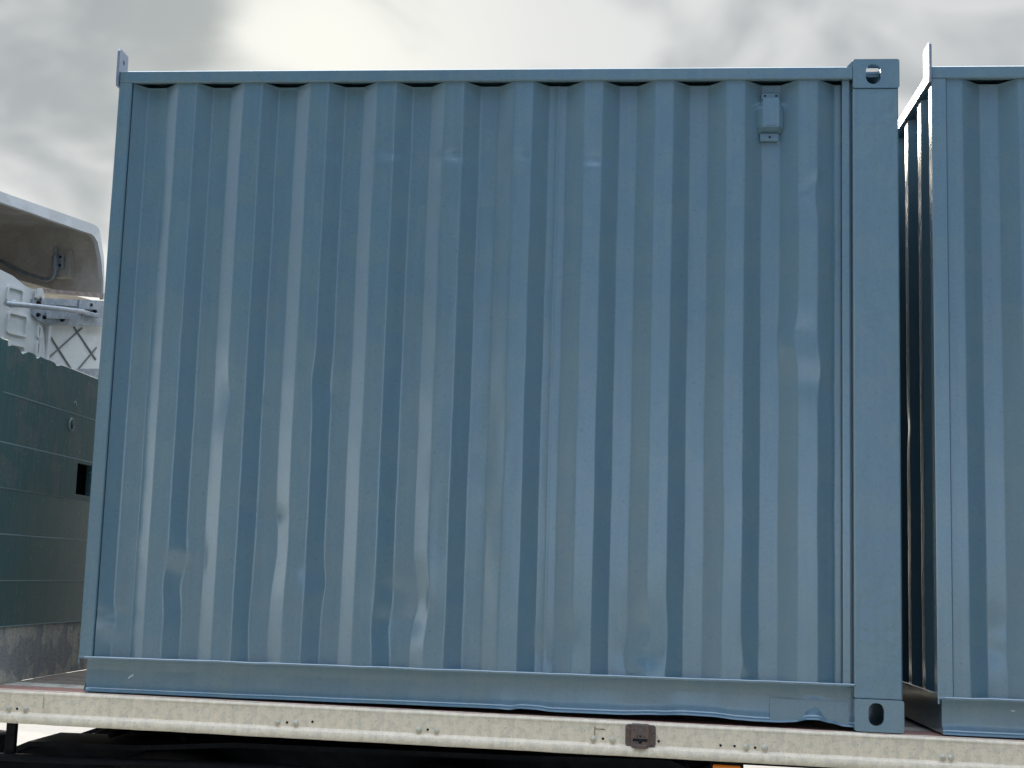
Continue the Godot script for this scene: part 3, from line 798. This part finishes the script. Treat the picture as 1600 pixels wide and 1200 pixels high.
# ------------------------------------------------------------------ the truck behind the headboard
func make_truck() -> void:
	var u := Vector3(-0.35, 0, 0.937).normalized()            # across the cab, towards the camera
	var f := Vector3(-u.z, 0, u.x)                            # forwards
	var t := thing("lorry_cab", "white lorry cab with hollow roof deflector, parked beyond the green headboard", "truck", Vector3.ZERO)
	t.transform = Transform3D(Basis(u, Vector3.UP, f), Vector3(-4.05, 0, -2.2))
	var D := DECK
	var MID := 1.13
	# in its own space: x across, y up, z forwards; the back of the cab at z = 0
	var o := Vector3(0, D, 0)
	var ex := Vector3(-1, 0, 0)                               # outlines are seen from behind
	var flip := func(a: Array) -> PackedVector2Array:
		var r := PackedVector2Array()
		for p in a: r.append(Vector2(-p[0], p[1]))
		return r
	var half := [[0.361, 1.602], [0.396, 1.739], [0.442, 1.791], [0.470, 1.86], [0.462, 1.955], [0.475, 1.966], [0.52, 1.961], [0.56, 1.967], [0.61, 1.985], [0.66, 2.003], [0.756, 2.018], [0.95, 2.035], [MID, 2.04]]
	var all := [[0.36, -0.3]]
	all.append_array(half)
	var mirror := half.duplicate()
	mirror.reverse()
	for p in mirror: all.append([2 * MID - p[0], p[1]])
	all.append([2 * MID - 0.36, -0.3])
	var st := tool()
	prism(st, flip.call(all), -0.04, 0.0, o, ex, Vector3.UP, Vector3(0, 0, -1))
	box(st, Vector3(0.42, 0.7, 0.042), Vector3(2 * MID - 0.42, 1.93 + D, 1.9), 0.06)
	var body := obj("cab_body", st, M.white, t)
	# pressed ribs of the back wall
	for r in [[0.53, 1.69, 0.68, 1.81], [0.575, 1.86, 0.70, 1.945], [0.42, 1.70, 0.455, 1.775], [0.42, 1.60, 0.455, 1.685], [0.53, 1.50, 0.66, 1.645], [0.75, 1.69, 1.0, 1.81], [0.75, 1.86, 1.0, 1.945]]:
		st = tool()
		var oo := rounded(-r[2], r[1], -r[0], r[3], 0.016, 4)
		var ii := rounded(-r[2] + 0.012, r[1] + 0.012, -r[0] - 0.012, r[3] - 0.012, 0.010, 4)
		ring_plate(st, oo, ii, -0.002, 0.012, o, ex, Vector3.UP, Vector3(0, 0, -1))
		obj("pressed_rib", st, M.white, body)
	# lattice panel at the far side
	st = tool()
	prism(st, flip.call([[0.352, 0.9], [0.40, 1.80], [-0.100, 1.87], [-0.100, 1.60], [-0.100, 0.9]]), -0.06, -0.02, o, ex, Vector3.UP, Vector3(0, 0, -1))
	var lat := obj("side_panel", st, M.white, t)
	for s in [[0.353, 1.757, 0.127, 1.568], [0.352, 1.588, 0.072, 1.822], [0.140, 1.816, -0.062, 1.66], [0.100, 1.562, -0.060, 1.730], [0.127, 1.568, 0.06, 1.51], [0.30, 1.545, 0.352, 1.588]]:
		st = tool()
		var a := Vector2(-s[0], s[1])
		var b := Vector2(-s[2], s[3])
		var nn := (b - a).normalized().orthogonal() * 0.0036
		prism(st, PackedVector2Array([a - nn, b - nn, b + nn, a + nn]), -0.021, -0.014, o, ex, Vector3.UP, Vector3(0, 0, -1))
		obj("lattice_strip", st, M.strip, lat)
	st = tool()
	prism(st, flip.call([[0.22, 1.50], [0.14, 1.577], [-0.101, 1.613], [-0.101, 1.535]]), -0.021, -0.008, o, ex, Vector3.UP, Vector3(0, 0, -1))
	obj("lower_band", st, M.galv, lat)
	st = tool()                                               # upright seam between the back wall and the panel
	box(st, Vector3(0.345, 0.9 + D, -0.012), Vector3(0.366, 1.79 + D, 0.05), 0.004)
	obj("corner_seam", st, M.white, t)
	# grey hinge plate, stay and bracket
	st = tool()
	prism(st, flip.call([[0.515, 1.905], [0.43, 1.925], [-0.101, 2.008], [-0.101, 1.858], [0.401, 1.784], [0.468, 1.797], [0.505, 1.82]]), 0.001, 0.016, o, ex, Vector3.UP, Vector3(0, 0, -1))
	var pl := obj("hinge_plate", st, M.galv, t)
	for r in [[0.46, 1.885, 0.18, 1.915, 0.025], [0.42, 1.815, 0.22, 1.845, 0.04], [0.16, 1.915, 0.02, 1.965, 0.024]]:
		st = tool()
		var sl: float = -0.138
		prism(st, flip.call([[r[0], r[1]], [r[2], r[1] + (r[2] - r[0]) * sl], [r[2], r[3] + (r[2] - r[0]) * sl], [r[0], r[3]]]), 0.014, 0.016 + r[4] * 0.5, o, ex, Vector3.UP, Vector3(0, 0, -1))
		obj("raised_bar", st, M.galv, pl)
	for p in [[0.475, 1.89], [0.47, 1.825], [0.42, 1.82], [0.06, 1.955], [0.05, 1.91], [0.10, 1.90], [0.28, 1.83], [0.02, 1.925]]:
		st = tool()
		lathe(st, [Vector2(0, 0.034), Vector2(0.008, 0.033), Vector2(0.011, 0.026), Vector2(0.012, 0.010)], o + Vector3(p[0], p[1], 0), Vector3(0, 0, -1), 10)
		obj("bolt", st, M.dark, pl)
	st = tool()
	tube(st, [o + Vector3(0.80, 1.823, -0.10), o + Vector3(0.60, 1.845, -0.10), o + Vector3(0.40, 1.868, -0.09), o + Vector3(0.17, 1.893, -0.07), o + Vector3(0.135, 1.890, -0.05)], 0.014)
	box(st, o + Vector3(0.0, 1.886, -0.046), o + Vector3(0.14, 1.910, -0.030), 0.003)
	lathe(st, [Vector2(0, 0.02), Vector2(0.014, 0.018), Vector2(0.020, 0.01), Vector2(0.020, -0.02)], o + Vector3(0.735, 1.834, -0.09), Vector3(0, 0, -1), 16)
	obj("stay_bar", st, M.galv, t)
	# roof deflector: a hollow shell open at the back
	var hs := [[-0.075, 2.045], [-0.070, 2.11], [-0.048, 2.26], [-0.012, 2.362], [0.004, 2.402], [0.022, 2.420], [0.060, 2.427], [0.20, 2.428], [0.60, 2.430], [MID, 2.432]]
	var hi := [[-0.060, 2.045], [-0.054, 2.11], [-0.020, 2.245], [0.018, 2.332], [0.036, 2.346], [0.050, 2.358], [0.075, 2.365], [0.21, 2.366], [0.60, 2.371], [MID, 2.374]]
	var out := hs.duplicate()
	var inn := hi.duplicate()
	for k in range(hs.size() - 2, -1, -1):
		out.append([2 * MID - hs[k][0], hs[k][1]])
		inn.append([2 * MID - hi[k][0], hi[k][1]])
	var outer_at := func(k: int, z: float) -> Vector3:
		var s := smoothstep(0.0, 1.25, z)
		return Vector3(lerpf(out[k][0], MID + (out[k][0] - MID) * 0.90, s), D + lerpf(out[k][1], 2.045 + (out[k][1] - 2.045) * 0.55, s * s), z)
	var inner_at := func(k: int, z: float) -> Vector3:
		var v: Vector3 = outer_at.call(k, z)
		var c := Vector3(MID, D + 2.045, z)
		return c + (v - c) * 0.985
	st = tool()
	st.set_smooth_group(1)
	var zs := [0.0, 0.1, 0.25, 0.45, 0.7, 0.95, 1.25]
	for j in zs.size() - 1:
		for k in out.size() - 1:
			quad(st, outer_at.call(k, zs[j]), outer_at.call(k, zs[j + 1]), outer_at.call(k + 1, zs[j + 1]), outer_at.call(k + 1, zs[j]))
	st.set_smooth_group(-1)
	for k in out.size() - 1:                                  # the broad rear rim
		var a := Vector3(out[k][0], out[k][1] + D, 0)
		var b := Vector3(out[k + 1][0], out[k + 1][1] + D, 0)
		var c := Vector3(inn[k + 1][0], inn[k + 1][1] + D, -0.004)
		var d := Vector3(inn[k][0], inn[k][1] + D, -0.004)
		quad(st, a, b, c, d)
		quad(st, d, c, c + Vector3(0, 0, 0.03), d + Vector3(0, 0, 0.03))
	var shell := obj("roof_deflector", st, M.shell, t)
	st = tool()
	st.set_smooth_group(1)
	for j in range(0, zs.size() - 1):
		for k in out.size() - 1:
			quad(st, inner_at.call(k + 1, zs[j] + (0.01 if j == 0 else 0.0)), inner_at.call(k + 1, zs[j + 1]), inner_at.call(k, zs[j + 1]), inner_at.call(k, zs[j] + (0.01 if j == 0 else 0.0)))
	st.set_smooth_group(-1)
	for k in out.size() - 1:
		tri(st, inner_at.call(k, 1.25), inner_at.call(k + 1, 1.25), Vector3(MID, D + 2.05, 1.25))
	quad(st, Vector3(-0.03, D + 2.0, 0.04), Vector3(2 * MID + 0.03, D + 2.0, 0.04), Vector3(2 * MID - 0.1, D + 2.03, 1.25), Vector3(0.1, D + 2.03, 1.25))
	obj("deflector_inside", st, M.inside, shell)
	st = tool()                                               # trim along the lower edge of the opening
	prism(st, flip.call([[0.46, 1.951], [0.46, 1.972], [-0.045, 2.040], [-0.045, 2.016]]), 0.0, 0.020, o, ex, Vector3.UP, Vector3(0, 0, -1))
	obj("lower_trim", st, M.trim, shell)
	st = tool()
	prism(st, flip.call([[-0.043, 2.006], [-0.043, 2.044], [-0.082, 2.050], [-0.080, 2.012]]), -0.005, 0.022, o, ex, Vector3.UP, Vector3(0, 0, -1))
	obj("end_cap", st, M.white, shell)
	st = tool()
	prism(st, flip.call([[0.505, 1.915], [0.50, 1.966], [0.462, 1.972], [0.440, 1.935], [0.445, 1.908], [0.47, 1.925]]), 0.016, 0.03, o, ex, Vector3.UP, Vector3(0, 0, -1))
	obj("end_cap", st, M.white, shell)
	# grab tube and its catch on the far inner wall
	st = tool()
	tube(st, smooth_path([o + Vector3(0.05, 2.325, 0.95), o + Vector3(0.045, 2.305, 0.776), o + Vector3(0.045, 2.272, 0.721), o + Vector3(0.045, 2.195, 0.561), o + Vector3(0.045, 2.143, 0.406), o + Vector3(0.045, 2.127, 0.331), o + Vector3(0.045, 2.143, 0.290), o + Vector3(0.045, 2.18, 0.275), o + Vector3(0.045, 2.255, 0.282)]), 0.013)
	obj("grab_tube", st, M.galv, shell)
	st = tool()
	tube(st, [o + Vector3(0.045, 2.18, 0.278), o + Vector3(0.045, 2.262, 0.282)], 0.021)
	tube(st, [o + Vector3(0.045, 2.262, 0.282), o + Vector3(0.045, 2.318, 0.286)], 0.012)
	box(st, o + Vector3(0.015, 2.188, 0.228), o + Vector3(0.045, 2.272, 0.300), 0.004)
	var la := obj("catch", st, M.galv, shell)
	for y in [2.205, 2.255]:
		st = tool()
		lathe(st, [Vector2(0, 0.008), Vector2(0.007, 0.006), Vector2(0.008, -0.004)], o + Vector3(0.045, y, 0.243), Vector3(1, 0, 0), 10)
		obj("bolt", st, M.dark, la)
	st = tool()                                               # packing plate behind the catch
	box(st, o + Vector3(-0.04, 2.14, 0.195), o + Vector3(0.016, 2.30, 0.305), 0.004)
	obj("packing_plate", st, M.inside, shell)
	# wheels and chassis below
	st = tool()
	box(st, Vector3(0.7, 0.55, -0.3), Vector3(0.82, 0.80, 1.8), 0.01)
	box(st, Vector3(1.45, 0.55, -0.3), Vector3(1.57, 0.80, 1.8), 0.01)
	obj("chassis", st, M.black, t)
	for x in [0.08, 2.18]:
		st = tool()
		lathe(st, [Vector2(0, 0.12), Vector2(0.28, 0.12), Vector2(0.30, 0.15), Vector2(0.46, 0.14), Vector2(0.5, 0.09), Vector2(0.5, -0.09), Vector2(0.46, -0.14), Vector2(0, -0.14)], Vector3(x, 0.5, 1.05), Vector3(1, 0, 0), 32)
		obj("wheel", st, M.rubber, t)

# ------------------------------------------------------------------ the sheds round the yard, mirrored in the paint
func make_warehouse(label: String, a: Vector3, b: Vector3, deep: float, low: float, high: float, doors: int, lower: Material) -> void:
	# front wall from a to b (seen from the yard a lies on the right hand), pale masonry below, dark cladding above
	var t := thing("warehouse", label, "building", a)
	var u := (b - a).normalized()
	var n := u.cross(Vector3.UP)                              # into the building
	var L := (b - a).length()
	t.transform = Transform3D(Basis(u, Vector3.UP, n), a)
	if Basis(u, Vector3.UP, n).determinant() < 0:
		n = -n
	var st := tool()
	box(st, Vector3(0, -0.1, 0), Vector3(L, low, deep), 0.02)
	var w := obj("wall", st, lower, t)
	st = tool()
	box(st, Vector3(-0.08, low + 0.004, -0.08), Vector3(L + 0.08, high, deep + 0.08), 0.03)
	var cl := obj("cladding", st, M.cladding, t)
	for i in int(L / 1.0):
		st = tool()
		box(st, Vector3(0.4 + i * 1.0, low + 0.05, -0.14), Vector3(0.52 + i * 1.0, high - 0.05, -0.07), 0.02)
		obj("cladding_rib", st, M.cladding, cl)
	st = tool()
	box(st, Vector3(-0.3, high + 0.004, -0.35), Vector3(L + 0.3, high + 0.35, deep + 0.3), 0.05)
	obj("roof", st, M.cladding, t)
	for i in doors:
		st = tool()
		var x := L * (i + 0.5) / doors
		for k in 12: box(st, Vector3(x - 1.8, 0.02 + k * 0.3, -0.03), Vector3(x + 1.8, 0.31 + k * 0.3, 0.02), 0.02)
		obj("roller_door", st, M.shell, w)

# ------------------------------------------------------------------ build
func _ready() -> void:
	# camera: a slightly long lens, low in the yard, looking up; the picture is a crop, so the lens is shifted
	var cam := Camera3D.new()
	cam.name = "camera"
	var near := 0.1
	var foc := 2252.19
	cam.set_frustum(1200.0 / foc * near, Vector2((800.0 - 672.35) / foc * near, -(600.0 - 578.99) / foc * near), near, 3000.0)
	cam.transform = Transform3D(Basis(Vector3(0.991611, 0.038361, -0.123432), Vector3(-0.020423, 0.989448, 0.143442), Vector3(0.127632, -0.139718, 0.981931)).orthonormalized(), Vector3(-1.08126, 0.51441 + DECK, 5.62))
	add_child(cam)
	cam.current = true
	# overcast daylight, the sun behind the cloud beyond the containers
	var env := Environment.new()
	env.tonemap_mode = Environment.TONE_MAPPER_LINEAR
	env.tonemap_exposure = 1.5
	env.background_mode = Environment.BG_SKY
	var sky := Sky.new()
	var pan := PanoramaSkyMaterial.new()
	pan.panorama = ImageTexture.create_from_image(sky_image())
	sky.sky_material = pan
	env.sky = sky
	env.sdfgi_enabled = true
	env.ssao_enabled = true
	env.ssil_enabled = true
	var we := WorldEnvironment.new()
	we.name = "world_environment"
	we.environment = env
	add_child(we)
	var sun := DirectionalLight3D.new()
	sun.name = "sun"
	sun.light_color = Color(1.0, 0.95, 0.87)
	sun.light_energy = 0.3
	sun.light_angular_distance = 14.0
	sun.shadow_enabled = true
	sun.transform = Transform3D(Basis.looking_at(-Vector3(-0.205, 0.345, -0.916).normalized()), Vector3(0, 20, 0))
	add_child(sun)
	make_materials()
	# the yard
	var g := PlaneMesh.new()
	g.size = Vector2(1600, 1600)
	var yard := put("ground", g, M.yard, self)
	yard.set_meta("kind", "structure")
	yard.set_meta("label", "weathered concrete yard under the trailer")
	var ap := tool()
	box(ap, Vector3(-120, -0.1, -90), Vector3(120, 0.006, -5.5), 0.002)
	var apron := obj("pavement", ap, M.apron, self)
	apron.set_meta("kind", "structure")
	apron.set_meta("label", "pale concrete pavement beyond the trailer")
	make_warehouse("dark warehouse with blank grey lower wall, across the yard facing the container", Vector3(-11.27, 0, 28.37), Vector3(-25.14, 0, 18.47), 14.0, 5.0, 15.0, 0, M.grey_wall)
	make_warehouse("dark warehouse with pale lower wall and roller doors, across the yard", Vector3(20.44, 0, 20.46), Vector3(13.50, 0, 25.98), 12.0, 5.0, 15.0, 2, M.masonry)
	make_warehouse("dark clad warehouse without doors, along the side of the yard", Vector3(25.35, 0, 2.82), Vector3(20.05, 0, 19.40), 14.0, 5.0, 15.0, 0, M.cladding)
	make_trailer()
	make_container("blue-grey corrugated container with a small air vent, standing whole on the trailer", Vector3(0, DECK, 0), -2.885, [-1.335], DENTS, 301, -0.20, [[-2.975, 0.064, 0.010, 0.7], [-2.966, 0.069, 0.006, 0.9]])
	make_container("blue-grey container cut off by the picture's edge, beyond the narrow gap", Vector3(LEN + 0.1215, DECK, 0), -3.096, [], DENTS_2, 402, -0.035, [[-2.905, 0.098, 0.007, -0.1]])
	make_truck()
